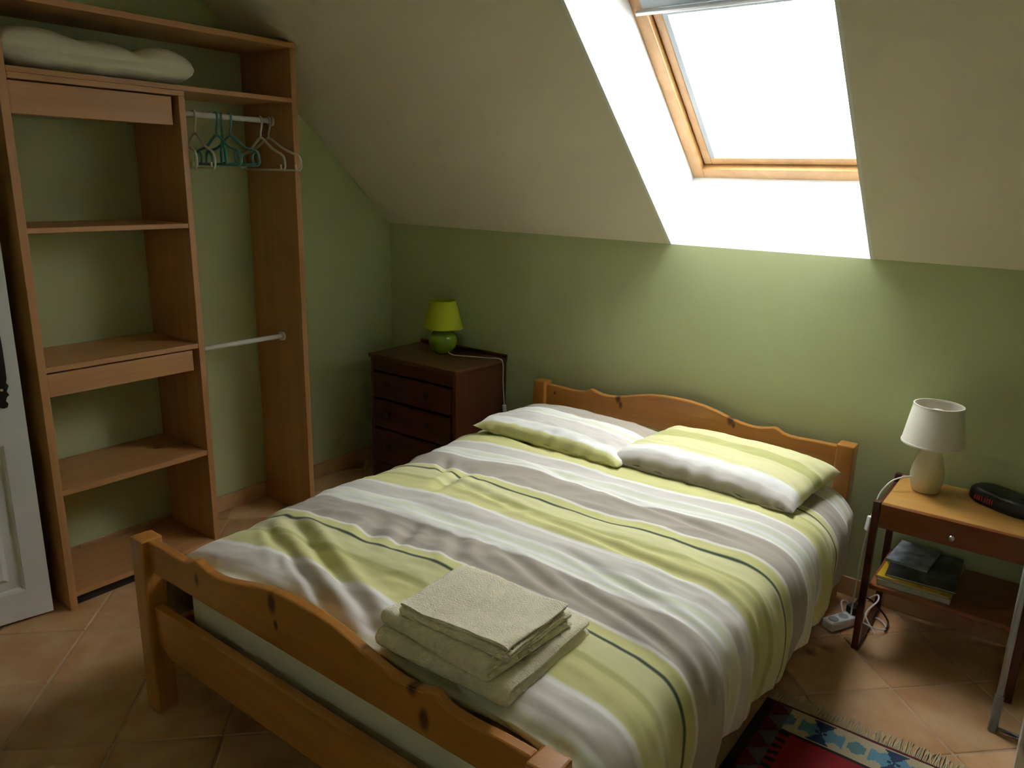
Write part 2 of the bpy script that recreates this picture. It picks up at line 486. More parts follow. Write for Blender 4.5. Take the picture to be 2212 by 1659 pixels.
MB().hexa([sp(SKX0, HT, 0), sp(SKX1, HT, 0), sp(SKX1, HT + .012, 0), sp(SKX0, HT + .012, 0),
           sp(SKX0, A1, FB), sp(SKX1, A1, FB), sp(SKX1, A1 + .012, FB), sp(SKX0, A1 + .012, FB)]).build('top_reveal', M['white'], win)
# outer frame, sash, bead, glass
def ring(name, mat, x0, x1, a0, a1, w, b0, b1, top=None, parent=None):
    t = top or w
    for nm, q in ((name, (x0, x0 + w, a0, a1)), (name, (x1 - w, x1, a0, a1)), (name, (x0 + w, x1 - w, a0, a0 + w)), (name, (x0 + w, x1 - w, a1 - t, a1))):
        spb(*q, b0, b1).build(nm, mat, parent or win, bevel=.003)
ring('frame_bar', M['pine_frame'], SKX0 + .001, SKX1 - .001, A0, A1, .052, FB - .012, RD + .09)
sash = spb(SKX0 + .058, SKX0 + .092, A0 + .058, A1 - .06, FB + .012, RD + .085).build('sash', M['pine_frame'], win, bevel=.003)
spb(SKX1 - .092, SKX1 - .058, A0 + .058, A1 - .06, FB + .012, RD + .085).build('sash', M['pine_frame'], win, bevel=.003)
spb(SKX0 + .092, SKX1 - .092, A0 + .058, A0 + .092, FB + .012, RD + .085).build('sash', M['pine_frame'], win, bevel=.003)
spb(SKX0 + .092, SKX1 - .092, A1 - .155, A1 - .06, FB + .012, RD + .085).build('sash', M['bead'], win, bevel=.003)
spb(SKX0 + .054, SKX0 + .057, A0 + .05, A1 - .055, FB + .04, RD + .08).build('gap_shade_strip', M['dark'], win)  # dark strips paint the shade of the gap between frame and sash
spb(SKX0 + .054, SKX1 - .054, A0 + .053, A0 + .057, FB + .04, RD + .08).build('gap_shade_strip', M['dark'], win)
spb(SKX1 - .057, SKX1 - .054, A0 + .05, A1 - .055, FB + .04, RD + .08).build('gap_shade_strip', M['dark'], win)
for x0, x1 in ((SKX0 + .092, SKX0 + .112), (SKX1 - .112, SKX1 - .092)):
    spb(x0, x1, A0 + .092, A1 - .155, FB + .014, RD + .075).build('glazing_bead', M['bead'], win)
spb(SKX0 + .098, SKX1 - .098, A0 + .088, A1 - .11, FB + .055, FB + .061).build('pane', M['glass'], win)
spb(SKX0 + .022, SKX1 - .022, A1 - .112, A1 - .098, FB - .035, FB - .018).build('handle_bar', M['bar'], win, bevel=.003)
spb(SKX0 + .045, SKX1 - .045, A1 - .098, A1 - .05, FB - .02, FB + .012).build('vent_flap', M['bead'], win, bevel=.004)

# ------------------------------------------------------------------ open door by the wardrobe
dA = Vector((.329, -2.052, 0)); dd = Vector((-.033, -.163, 0)).normalized(); dn = Vector((dd.y, -dd.x, 0)) * -1   # dn points into the room
if dn.x < 0: dn = -dn
door = bpy.data.objects.new('door_1', None); C.objects.link(door); door.location = dA + dd * .4; struct(door)
def dp(t, h, z): return dA + dd * t + dn * h + Vector((0, 0, z))
def dbox(t0, t1, h0, h1, z0, z1):
    return MB().hexa([dp(t0, h0, z0), dp(t1, h0, z0), dp(t1, h1, z0), dp(t0, h1, z0), dp(t0, h0, z1), dp(t1, h0, z1), dp(t1, h1, z1), dp(t0, h1, z1)])
DT = -.04
DW = .83
for nm, t0, t1, z0, z1 in (('stile', 0, .075, .012, 2.04), ('stile', DW - .075, DW, .012, 2.04), ('stile', .385, .445, .012, 2.04),
                           ('rail', .075, .385, .012, .12), ('rail', .445, DW - .075, .012, .12), ('rail', .075, .385, .67, .77), ('rail', .445, DW - .075, .67, .77),
                           ('rail', .075, .385, 1.95, 2.04), ('rail', .445, DW - .075, 1.95, 2.04)):
    dbox(t0, t1, DT, 0, z0, z1).build(nm, M['door'], door)
for t0, t1 in ((.075, .385), (.445, DW - .075)):
    for z0, z1 in ((.12, .67), (.77, 1.95)):
        mb = MB()                  # raised and fielded panel
        rings = []
        for inset, h in ((0, 0), (.008, -.004), (.014, -.012), (.045, -.012), (.06, -.003)):
            rings.append([dp(t0 + inset, h, z0 + inset), dp(t1 - inset, h, z0 + inset), dp(t1 - inset, h, z1 - inset), dp(t0 + inset, h, z1 - inset)])
        vs_ = [p for r in rings for p in r]; fs = []
        for i in range(len(rings) - 1):
            for k in range(4):
                fs.append((i * 4 + k, i * 4 + (k + 1) % 4, i * 4 + 4 + (k + 1) % 4, i * 4 + 4 + k))
        fs.append([len(vs_) - 4 + k for k in range(4)])
        back = [dp(t0, DT + .004, z0), dp(t1, DT + .004, z0), dp(t1, DT + .004, z1), dp(t0, DT + .004, z1)]
        o = len(vs_); vs_ += back
        fs += [[o + 3, o + 2, o + 1, o]] + [(k, o + k, o + (k + 1) % 4, (k + 1) % 4) for k in range(4)]
        mb.add(vs_, fs).build('panel', M['door'], door)
# scrolled black backplate with lever
outl = []
half = [(.000, .175), (.010, .172), (.014, .160), (.008, .150), (.012, .138), (.020, .130), (.014, .118), (.018, .108), (.022, .098),
        (.015, .088), (.019, .075), (.020, .04), (.020, 0)]
half = half + [(w, -z) for w, z in half[::-1][1:]]
PLT, PLZ = .058, .975
poly = [dp(PLT - w, .001, PLZ + z) for w, z in half] + [dp(PLT + w, .001, PLZ + z) for w, z in half[::-1][1:-1]]
hp = MB().prism(poly, dn * .005).build('handle_plate', M['iron'], door)
MB().tube([dp(PLT, .003, PLZ + .05), dp(PLT, .045, PLZ + .05), dp(PLT + .02, .055, PLZ + .05), dp(PLT + .11, .055, PLZ + .045)], [.009, .009, .009, .006], 10).build('lever', M['iron'], hp, smooth=True)
for zz in (-.11, .13):
    MB().tube([dp(PLT, .005, PLZ + zz), dp(PLT, .009, PLZ + zz)], .005, 8).build('screw', M['chrome'], hp)

# ------------------------------------------------------------------ wardrobe
DWD = .3648; X0 = .018
war = thing('wardrobe', 'tall open beech wardrobe of shelves and hanging rails against the left wall', 'wardrobe', (.19, -1.44, 0))
YL0, YL1, YM0, YM1, YR0, YR1 = -2.008, -1.981, -1.413, -1.388, -.905, -.8777
WT = 2.112
MB().box(X0, DWD, YL0, YL1, 0, WT - .022).build('side_panel', M['beech_z'], war, bevel=.0015)
MB().box(X0, DWD, YM0, YM1, 0, 1.856).build('divider', M['beech_z'], war, bevel=.0015)
MB().box(X0, DWD, YR0, YR1, 0, WT - .022).build('side_panel', M['beech_z'], war, bevel=.0015)
MB().box(X0, DWD, YL0, YR1, WT - .022, WT).build('top_board', M['beech_y'], war, bevel=.0015)
MB().box(X0, DWD, YL1, YR0, 1.876, 1.894).build('shelf', M['beech_y'], war, bevel=.0015)
MB().box(X0, DWD, YL1, YM1, 1.8565, 1.8755).build('shelf', M['beech_y'], war, bevel=.0015)
for z0, z1 in ((1.3765, 1.3945), (.904, .923), (.448, .470), (.046, .066)):
    MB().box(X0, DWD - .004, YL1, YM0, z0, z1).build('shelf', M['beech_y'], war, bevel=.0015)
MB().box(.05, DWD - .035, YL1, YM0, 0, .046).build('plinth', M['dark'], war)  # blackened so its colour carries the shade of the gap below the shelf
for z0, z1 in ((1.752, 1.852), (.815, .897)):
    d = MB().box(DWD - .03, DWD - .012, YL1 + .004, YM0 - .022, z0, z1).build('drawer', M['beech_y'], war, bevel=.0015)
    MB().box(.04, DWD - .03, YL1 + .02, YM0 - .035, z0 + .012, z0 + .020).build('drawer_base', M['beech_y'], d)
    for ya, yb in ((YL1 + .012, YL1 + .02), (YM0 - .035, YM0 - .027)):
        MB().box(.04, DWD - .03, ya, yb, z0 + .008, z1 - .012).build('drawer_side', M['beech_x'], d)
RX, RZ1, RZ2 = .221, 1.806, .862
for z in (RZ1, RZ2):
    ro = MB().tube([(RX, YM1, z), (RX, YR0, z)], .011, 14).build('hanging_rail', M['rod'], war, smooth=True)
    for ya, yb in ((YM1, YM1 + .012), (YR0 - .012, YR0)):
        MB().tube([(RX, ya, z), (RX, yb, z)], .021, 16).build('rail_socket', M['rod'], ro)

# ------------------------------------------------------------------ clothes hangers
def hanger(y, mat, label, rot, z=RZ1, half=.205, drop=.175, style='loop', tilt=0):
    r = .0042
    top = z + .0145
    root = thing('clothes_hanger', label, 'hanger', (RX, y, z), 'hangers on the upper wardrobe rail')
    cr, sr = math.cos(rot), math.sin(rot)
    def T(u, w):                   # u across (towards the room), w up
        return Vector((RX + u * cr, y + u * sr, z + w))
    hook = [T(-.0145 * math.cos(t), .0145 * math.sin(t) + .0) for t in [math.radians(a) for a in range(-30, 181, 15)]]
    hook += [T(.0145, -.015), T(.008, -.035), T(0, -.05), T(0, -.075)]
    MB().tube(hook, r, 8).build('hook', mat, root, smooth=True)
    nz_ = -.075
    for s in (-1, 1):
        pass
    arm = [T(-half, -drop), T(-half * .92, -drop + .030), T(-half * .5, -.118), T(-.02, -.078), T(0, -.073), T(.02, -.078), T(half * .5, -.118), T(half * .92, -drop + .030), T(half, -drop)]
    MB().tube(spline(arm, 5), r * 1.25, 8).build('shoulder', mat, root, smooth=True)
    if style == 'loop':
        for s in (-1, 1):
            MB().tube(spline([T(s * half, -drop), T(s * half, -drop - .016), T(s * (half - .014), -drop - .028), T(s * (half - .032), -drop - .026), T(s * (half - .036), -drop - .006)], 5), r, 8).build('loop', mat, root, smooth=True)
        MB().tube([T(-half + .02, -drop - .028), T(half - .02, -drop - .028)], r, 8).build('bar', mat, root, smooth=True)
    else:
        for s in (-1, 1):
            MB().tube(spline([T(s * half, -drop), T(s * half * .99, -drop - .015), T(s * half * .9, -drop - .022)], 5), r * 1.2, 8).build('end', mat, root, smooth=True)
            MB().tube(spline([T(s * half * .92, -drop + .030), T(s * half * .80, -drop + .022), T(s * half * .76, -drop + .002), T(s * half * .82, -drop - .02)], 5), r * 1.1, 8).build('notch', mat, root, smooth=True)
        MB().tube([T(-half * .92, -drop - .022), T(half * .92, -drop - .022)], r * 1.4, 8).build('bar', mat, root, smooth=True)
    return root
hanger(-1.352, M['hang_w'], 'cream plastic hanger nearest the divider on the upper rail', math.radians(-8), half=.175)
hanger(-1.270, M['hang_w'], 'cream plastic hanger just left of the blue hangers', math.radians(-10), half=.175)
hanger(-1.175, M['hang_b'], 'blue plastic hanger, left one of the blue and teal hangers', math.radians(-6), half=.19, style='notch', drop=.165)
hanger(-1.150, M['hang_t'], 'teal plastic hanger hanging between the two blue hangers', math.radians(-30), half=.19, style='notch', drop=.16)
hanger(-1.112, M['hang_b'], 'blue plastic hanger, right one beside the teal hanger', math.radians(-2), half=.20, style='notch', drop=.165)
hanger(-.965, M['hang_w'], 'cream plastic hanger second from the right end of the upper rail', math.radians(-7), half=.19)
hanger(-.925, M['hang_w'], 'cream plastic hanger at the right end of the upper rail', math.radians(3), half=.20)

# ------------------------------------------------------------------ quilt on the top shelf
def quilt():
    mb = MB(); L_, W_, T_ = .67, .31, .118
    cx, cy, cz = .20, -1.655, 1.894
    def surf(u, v):
        th = 2 * math.pi * v
        U = 2 * u - 1
        e = (1 - abs(U) ** 9) ** .5 if abs(U) < 1 else 0
        e = max(e, .04)
        c_, s_ = math.cos(th), math.sin(th)
        px = W_ / 2 * math.copysign(abs(c_) ** .5, c_) * (.86 + .14 * e)
        pz = T_ / 2 * math.copysign(abs(s_) ** .75, s_) * e
        sag = .022 * sstep(-.6, -.2, U) * (1 - sstep(.1, .5, U))
        if s_ > 0:
            pz += s_ * (.012 * nz(U * 3, px * 9, 3) + .018 * sstep(.15, .75, -U) - .018 * math.exp(-((U - .35) / .12) ** 2) + .012 * math.exp(-((U - .72) / .2) ** 2))
        # seam between the two folded layers
        pz -= 0
        px += .01 * nz(U * 5, s_ * 2, 8)
        crease = math.exp(-((s_ + .05) / .10) ** 2) * .014
        px -= math.copysign(crease, px)
        return Vector((cx + px, cy + L_ / 2 * U, cz + T_ / 2 + .002 + pz))
    mb.grid(surf, 60, 48)
    return mb
q = quilt().build('folded_quilt', M['quilt'], at=(.20, -1.655, 1.894), smooth=True)
tag(q, 'off-white folded quilt lying on the top shelf of the wardrobe', 'quilt')

# ------------------------------------------------------------------ chest of drawers
ch = thing('chest_of_drawers', 'dark mahogany three-drawer chest in the corner beside the bed', 'chest', (.555, -.21, 0))
cx0, cx1, cyf, cyb, cz = .2551, .8552, -.4183, -.016, .7064
MB().box(cx0 + .006, cx0 + .03, cyf + .012, cyb, 0, cz - .02).build('side', M['mahog_z'], ch, bevel=.002)
MB().box(cx1 - .03, cx1 - .006, cyf + .012, cyb, 0, cz - .02).build('side', M['mahog_z'], ch, bevel=.002)
MB().box(cx0 + .03, cx1 - .03, cyb - .012, cyb, .03, cz - .02).build('back', M['mahog_x'], ch)
MB().box(cx0, cx1, cyf, cyb, cz - .02, cz).build('top', M['mahog_top'], ch, bevel=.004)
MB().box(cx0, cx1, cyb - .016, cyb, cz, cz + .018).build('back_lip', M['mahog_x'], ch, bevel=.004)
MB().box(cx0 + .03, cx1 - .03, cyf + .012, cyf + .03, cz - .085, cz - .02).build('front_rail', M['mahog_x'], ch, bevel=.002)
MB().box(cx0 + .03, cx1 - .03, cyf + .012, cyf + .03, 0, .12).build('plinth', M['mahog_x'], ch, bevel=.002)
for z0, z1 in ((.478, .616), (.318, .472), (.126, .312)):
    d = MB().box(cx0 + .034, cx1 - .034, cyf + .002, cyf + .022, z0 + .003, z1 - .003).build('drawer', M['mahog_x'], ch, bevel=.004)
    for x in (.405, .675):
        zc = (z0 + z1) / 2 + .012
        b_ = MB().lathe((0, 0, 0), [(.006, 0), (.006, .012), (.015, .016), (.017, .022), (.012, .028), (0, .030)], 16)
        b_.v = [Vector((x + p.x, cyf + .002 - p.z, zc + p.y)) for p in b_.v]
        b_.build('knob', M['knob_dark'], d, smooth=True)

# ------------------------------------------------------------------ lamps
def lamp(loc, label, body, shade_prof, mb_, ms_, cord, switch_dir, neck):
    t = thing('table_lamp', label, 'lamp', loc)
    MB().lathe(loc, body, 40).build('base', mb_, t, smooth=True)
    (r0, z0), (r1, z1) = shade_prof
    sh = MB().lathe(loc, [(r0, z0), (r1, z1), (r1 - .003, z1), (r0 - .003, z0)], 48, closed=True).build('shade', ms_, t, angle=40)
    for (r, z) in ((r0, z0), (r1, z1)):
        MB().lathe(loc, [(r + .0012, z - .003), (r + .0012, z + .003), (r - .004, z + .003), (r - .004, z - .003)], 48, closed=True).build('rim', ms_, sh, angle=40)
    MB().lathe(loc, [(.014, neck), (.014, z0 + .02), (.018, z0 + .025), (.018, z0 + .055)], 20).build('lamp_holder', M['plastic_w'], t, angle=40)
    MB().lathe(loc, [(.013, z0 + .055), (.027, z0 + .085), (.028, z0 + .10), (.018, z0 + .118), (0, z0 + .122)], 20).build('bulb', M['shade_w'], t, smooth=True)
    sp_ = MB()
    for a in (0, 2.1, 4.2):
        sp_.tube([Vector(loc) + Vector((.016 * math.cos(a), .016 * math.sin(a), z0 + .04)), Vector(loc) + Vector(((r0 - .012) * math.cos(a), (r0 - .012) * math.sin(a), z0 + .012))], .0015, 6)
    sp_.build('spider', M['bar'], t)
    c_ = MB().tube(spline(cord, 8), .0028, 8).build('cord', M['cord'], t, smooth=True)
    e = Vector(cord[switch_dir]); e2 = Vector(cord[switch_dir + 1]); ax = (e2 - e).normalized()
    s1 = ax.orthogonal().normalized(); s2 = ax.cross(s1)
    p = []
    for a in (0, .055):
        for (i, j) in ((-1, -1), (1, -1), (1, 1), (-1, 1)):
            p.append(e + ax * a + s1 * .010 * i + s2 * .010 * j)
    MB().hexa(p).build('inline_switch', M['plastic_w'], c_, bevel=.004)
    return t
lz = cz + .0005
lamp((.520, -.135, lz), 'small lime green table lamp on the dark corner chest',
     [(.0, 0), (.044, 0), (.050, .006), (.068, .030), (.076, .058), (.070, .088), (.052, .110), (.030, .122), (.020, .130), (.016, .140)],
     ((.104, .132), (.066, .268)), M['ceramic_g'], M['shade_g'],
     [(.575, -.16, lz + .012), (.62, -.17, lz + .004), (.70, -.135, lz + .0035), (.79, -.10, lz + .0035), (.845, -.075, lz + .0035), (.862, -.063, lz - .02), (.862, -.058, lz - .12), (.866, -.05, lz - .24), (.874, -.05, lz - .30), (.876, -.05, lz - .40), (.878, -.05, lz - .60)], 7, .135)
nz0 = .561
lamp((2.822, -.15, nz0 + .0005), 'white table lamp with cream ceramic base on the bedside table',
     [(.0, 0), (.040, 0), (.044, .004), (.052, .035), (.054, .060), (.051, .085), (.043, .115), (.036, .140), (.033, .165), (.030, .19), (.016, .196)],
     ((.099, .178), (.078, .312)), M['ceramic'], M['shade_w'],
     [(2.780, -.185, nz0 + .052), (2.760, -.20, nz0 + .050), (2.728, -.23, nz0 + .035), (2.703, -.26, nz0 - .005), (2.694, -.27, nz0 - .06), (2.688, -.275, nz0 - .095), (2.684, -.28, nz0 - .15), (2.676, -.28, nz0 - .26), (2.672, -.27, .2), (2.665, -.24, .05)], 5, .19)

# ------------------------------------------------------------------ bed
BX0, BX1, BYH, BYF, PW = 1.0869, 2.5669, -.1069, -2.1006, .065
bed = thing('double_bed', 'varnished pine double bed with scalloped headboard and footboard', 'bed', (1.827, -1.07, 0))
def post(x, y, h):
    p = MB(); c = .010
    a = [(x, y), (x + PW, y), (x + PW, y + PW), (x, y + PW)]
    p.hexa([(q[0], q[1], 0) for q in a] + [(q[0], q[1], h) for q in a])
    p.build('post', M['pine_z'], bed, bevel=.006)
HH, HF = .650, .569
post(BX0, BYH, HH); post(BX1 - PW, BYH, HH); post(BX0, BYF, HF); post(BX1 - PW, BYF, HF)
PROF = [(0, .058), (.06, .0565), (.12, .050), (.18, .038), (.24, .022), (.29, .010), (.33, .005), (.37, .006), (.405, .013), (.425, .020), (.438, .017), (.465, .003), (.49, -.002), (.53, -.003), (.60, .0), (.612, .0)]
def arch(base):
    xs = sorted({round(s * d, 4) for d, _ in PROF for s in (-1, 1)} | {s * (k + .5) * .02 for k in range(30) for s in (-1, 1)})
    return [(1.827 + x, base + interp(PROF, abs(x))) for x in xs]
XA, XB = BX0 + PW, BX1 - PW
top = arch(.636); top[0] = (XA, top[0][1]); top[-1] = (XB, top[-1][1])
MB().prism([(x, BYH + .018, z) for x, z in top] + [(XB, BYH + .018, .535), (XA, BYH + .018, .535)], (0, .028, 0)).build('headboard', M['pine_head'], bed, bevel=.005)
MB().box(XA, XB, BYH + .018, BYH + .046, .22, .36).build('head_rail', M['pine_x'], bed, bevel=.004)
top = arch(.567); top[0] = (XA, top[0][1]); top[-1] = (XB, top[-1][1])
MB().prism([(x, BYF + .018, z) for x, z in top] + [(XB, BYF + .018, .471), (XA, BYF + .018, .471)], (0, .028, 0)).build('footboard', M['pine_foot'], bed, bevel=.005)
low = [(XA, .236), (XA + .03, .230), (XA + .055, .212), (XA + .075, .206), (XB - .075, .206), (XB - .055, .212), (XB - .03, .230), (XB, .236)]
MB().prism([(x, BYF + .018, z) for x, z in low] + [(XB, BYF + .018, .357), (XA, BYF + .018, .357)], (0, .028, 0)).build('foot_rail', M['pine_x'], bed, bevel=.004)
for x in (BX0 + .018, BX1 - .046):
    MB().box(x, x + .028, BYF + PW, BYH, .13, .265).build('side_rail', M['pine_y'], bed, bevel=.004)
for k in range(14):
    y = BYF + .14 + k * .135
    MB().box(BX0 + .046, BX1 - .046, y, y + .07, .248, .266).build('slat', M['pine_x'], bed)

mat_ = thing('mattress', 'cream mattress on the pine bed, its end showing below the footboard rail', 'mattress', (1.89, -1.07, .267))
MB().box(1.235, 2.515, -2.028, -.115, .268, .478).build('body', M['mattress'], mat_, bevel=.05).modifiers['bevel'].segments = 5
pp = MB()
for z in (.30, .452):
    q_ = [(1.235 + .05, -2.029, z), (2.515 - .05, -2.029, z)]
    pp.tube(q_, .004, 6)
pp.build('piping', M['mattress'], mat_)

# ------------------------------------------------------------------ striped bedding colours
WH = (.84, .84, .81); PALE = (.73, .76, .62); LG = (.65, .62, .57); TP = (.44, .40, .335)
YG = (.66, .65, .29); OL = (.50, .51, .20); DK = (.05, .075, .05); CRM = (.70, .69, .37)
PER = .58
M['duvet'] = stripes('striped_cotton', [(0, DK), (.0065, CRM), (.085, OL), (.108, YG), (.192, WH), (.208, LG), (.285, WH), (.298, PALE), (.335, WH), (.352, PALE), (.366, WH), (.390, TP), (.530, WH), (.537, YG), (.578, DK)], PER, 1.11)
# ------------------------------------------------------------------ duvet
def duvet():
    Y0, Y1 = -2.022, -.27
    NU, NV = 250, 230
    # cross-section (x, z) from the left hem over the top to the right hem
    base = spline([(1.070, 0, .19), (1.060, 0, .28), (1.062, 0, .375), (1.085, 0, .435), (1.145, 0, .495), (1.26, 0, .535), (1.5, 0, .560), (1.85, 0, .572), (2.2, 0, .573), (2.40, 0, .570), (2.53, 0, .560), (2.600, 0, .528), (2.634, 0, .460), (2.644, 0, .38), (2.640, 0, .31), (2.630, 0, .24)], 12)
    cum = [0]
    for a, b_ in zip(base, base[1:]): cum.append(cum[-1] + (b_ - a).length)
    tot = cum[-1]
    def prof(s):
        d = s * tot
        lo = 0
        for i in range(len(cum) - 1):
            if cum[i + 1] >= d: lo = i; break
        t = (d - cum[lo]) / max(1e-9, cum[lo + 1] - cum[lo])
        p = base[lo].lerp(base[lo + 1], t); tg = (base[lo + 1] - base[lo]).normalized()
        return p, Vector((-tg.z, 0, tg.x))
    pr = [prof(i / NU) for i in range(NU + 1)]
    creases = [((1.30, -1.70), (2.02, -1.99), .022, .022), ((1.34, -1.80), (1.85, -2.0), .012, .015), ((1.25, -1.76), (1.55, -1.92), .008, .015), ((1.47, -1.05), (1.52, -1.28), .014, .028), ((1.40, -1.16), (1.85, -1.22), .010, .020),
               ((1.9, -1.24), (2.55, -1.30), .010, .016), ((1.55, -1.55), (1.62, -1.68), .012, .03), ((1.66, -1.52), (1.72, -1.66), .010, .025), ((1.82, -1.50), (1.92, -1.62), .012, .025), ((1.98, -1.50), (2.25, -1.60), .010, .02),
               ((2.0, -.92), (2.5, -1.00), .007, .015), ((2.2, -1.52), (2.6, -1.62), .010, .016), ((1.25, -.62), (1.6, -.72), .008, .02), ((1.3, -.98), (1.42, -1.12), .010, .02), ((1.6, -.85), (1.85, -.90), .007, .02), ((2.1, -1.38), (2.6, -1.50), .008, .016)]
    vs_, uv = [], []
    for j in range(NV + 1):
        y = Y0 + (Y1 - Y0) * j / NV
        for i in range(NU + 1):
            p, n = pr[i]
            x, z = p.x, p.z
            head = sstep(-1.1, -.4, y); foot = 1 - sstep(-2.02, -1.62, y)
            left = 1 - sstep(1.1, 1.55, x); right = sstep(2.45, 2.66, x)
            ztop = sstep(.40, .54, z)
            z += left * (.035 * head - .030 * foot)
            x += right * (-.012 * sstep(-.60, -.28, y) + .024 * math.exp(-((y + .85) / .3) ** 2))
            if x > 2.45: z += .02 * sstep(-.6, -.3, y) * (1 - ztop)
            # tuck down behind the footboard
            fe = 1 - sstep(-2.022, -1.93, y)
            z -= fe * fe * .03 * ztop
            z -= .030 * sstep(-.70, -.55, y) * ztop
            # broad puffiness and wrinkles
            h = .013 * (1 - .6 * foot) * nz(x * 2.6, y * 3.2, 1.3) + .009 * nz(x * 4.0, y * 10, 5.1)
            rid = 1 - abs(nz(x * 2.0 + .8 * nz(x * 3, y * 3, 7), y * 9.5, 2.2)) * 2
            h += .011 * rid * (.55 + .45 * nz(x * 2, y * 2, 11))
            rid2 = 1 - abs(nz(x * 9 + y * 5, y * 14 - x * 4, 9.2)) * 2
            h += .0080 * rid2 * max(0, .35 + .9 * nz(x * 2.5, y * 2.5, 31))
            rid3 = 1 - abs(nz(x * 5 - y * 9, y * 20 + x * 3, 19.2)) * 2
            h += .0050 * rid3 * max(0, .3 + nz(x * 2.1, y * 2.9, 41))
            for (ax, ay), (bx, by), dep, wid in creases:
                dx, dy = bx - ax, by - ay
                t = max(0, min(1, ((x - ax) * dx + (y - ay) * dy) / (dx * dx + dy * dy)))
                qx, qy = x - ax - t * dx, y - ay - t * dy
                qx += .012 * nz(x * 8, y * 8, 4)
                dist = (qx * qx + qy * qy) ** .5
                side = (qx * -dy + qy * dx)
                fade = min(1, 4 * t, 4 * (1 - t)) if 0 < t < 1 else 0
                h += ztop * (-dep * math.exp(-(dist / wid) ** 2) * .8 + dep * .55 * math.exp(-((dist - wid * 1.6) / wid) ** 2)) * (.35 + .65 * fade)
            # hanging folds on the sides
            hang = (1 - sstep(.28, .53, z))
            fold = math.sin(y * 27 + 2.5 * nz(0, y * 2.2, 3) + .9 * (z - .3) * 6) * .6 + .6 * nz(z * 3, y * 13, 21) + .4 * nz(z * 7, y * 26 + z * 8, 17)
            side_h = (.014 * right + .006 * left) * hang * fold
            xx = x + n.x * h + (side_h if x > 1.8 else -side_h)
            yy = y
            zz = z + n.z * h
            # scalloped hem
            if i > NU - 14 or i < 10:
                zz += .012 * nz(y * 6, 2, 2) * ((i - NU + 14) / 14 if i > NU - 14 else (10 - i) / 10)
            # keep clear of the footboard and above the mattress
            if y < -1.9: xx = xx
            vs_.append(Vector((xx, yy, zz)))
            uv.append((i / NU * tot, -y + .018 * nz(x * 1.8, y * 2, 6) + .006 * nz(x * 6, y * 3, 16) - .058 * sstep(-1.0, -.70, y)))
    mb = MB(); w = NU + 1
    mb.v = vs_
    mb.f = [(j * w + i, j * w + i + 1, (j + 1) * w + i + 1, (j + 1) * w + i) for j in range(NV) for i in range(NU)]
    o = mb.build('duvet', M['duvet'], at=(1.88, -1.15, .48), smooth=True, fix=False)
    me = o.data
    lay = me.uv_layers.new(name='cloth')
    for l in me.loops: lay.data[l.index].uv = uv[l.vertex_index]
    sol = o.modifiers.new('thickness', 'SOLIDIFY'); sol.thickness = .014; sol.offset = -1
    return o
dv = tag(duvet(), 'green, white and taupe striped duvet spread over the bed', 'duvet')

# ------------------------------------------------------------------ pillows
def pillow(name, label, c, L_, W_, T_, stops, per, seed, rotz=0, tilt=0):
    N1, N2 = 90, 70
    vs_, uv, fs = [], [], []
    cr, sr = math.cos(rotz), math.sin(rotz)
    ct, st = math.cos(tilt), math.sin(tilt)
    for side in (1, -1):
        o = len(vs_)
        for j in range(N2 + 1):
            v = 2 * j / N2 - 1
            for i in range(N1 + 1):
                u = 2 * i / N1 - 1
                e = max(0, 1 - abs(u) ** 3.6) ** .5 * max(0, 1 - abs(v) ** 4.2) ** .5
                x = L_ / 2 * u * (1 - .035 * (1 - v * v)); y = W_ / 2 * v * (1 - .06 * (1 - u * u))
                edge = 1 - e
                z = side * T_ * (.60 if side > 0 else .40) * e
                wr = .008 * nz(u * 2.2 + seed, v * 2.5, side * 3) + .005 * edge * nz(u * 9 + seed, v * 7, side) + .004 * (1 - abs(nz(u * 3 + v * 2, v * 6 + seed, 4)) * 2)
                z += side * wr * min(1, e * 2.2)
                z += .010 * edge * nz(u * 5, v * 4 + seed, 9)
                if v < -.55: y += .012 * nz(u * 8 + seed, 3, side * 2) * (-(v + .55) / .45); z += .016 * nz(u * 6, 7 + seed, 1) * (-(v + .55) / .45) * (1 - abs(u))
                y2, z2 = y * ct - z * st, y * st + z * ct
                vs_.append(Vector((c[0] + x * cr - y2 * sr, c[1] + x * sr + y2 * cr, c[2] + z2)))
                back = (1 - v) / 2           # 0 at the back, 1 at the front
                uv.append((u, back if side > 0 else 2 - back))
        w = N1 + 1
        for j in range(N2):
            for i in range(N1):
                q_ = [o + j * w + i, o + j * w + i + 1, o + (j + 1) * w + i + 1, o + (j + 1) * w + i]
                fs.append(q_ if side > 0 else q_[::-1])
    mb = MB(); mb.v = vs_; mb.f = fs
    m = stripes(name + '_stripes', stops, per, 0, .014)
    ob = mb.build('pillow', m, at=(c[0], c[1], c[2] - T_ * .4), smooth=True, fix=False)
    lay = ob.data.uv_layers.new(name='cloth')
    for l in ob.data.loops: lay.data[l.index].uv = uv[l.vertex_index]
    # sew the two halves together
    bm = bmesh.new(); bm.from_mesh(ob.data)
    bmesh.ops.remove_doubles(bm, verts=bm.verts, dist=.0006); bm.to_mesh(ob.data); bm.free()
    tag(ob, label, 'pillow', 'pillows on the bed')
    return ob
pillow('left_pillow', 'taupe and white striped pillow on the side of the corner chest', (1.562, -.482, .578), .715, .455, .102,
       [(0, TP), (.02, TP), (.40, WH), (.48, PALE), (.56, WH), (.60, LG), (.84, WH), (.945, YG), (1.45, OL), (1.6, YG), (1.99, TP)], 2.0, 3.1, math.radians(-2), math.radians(-2))
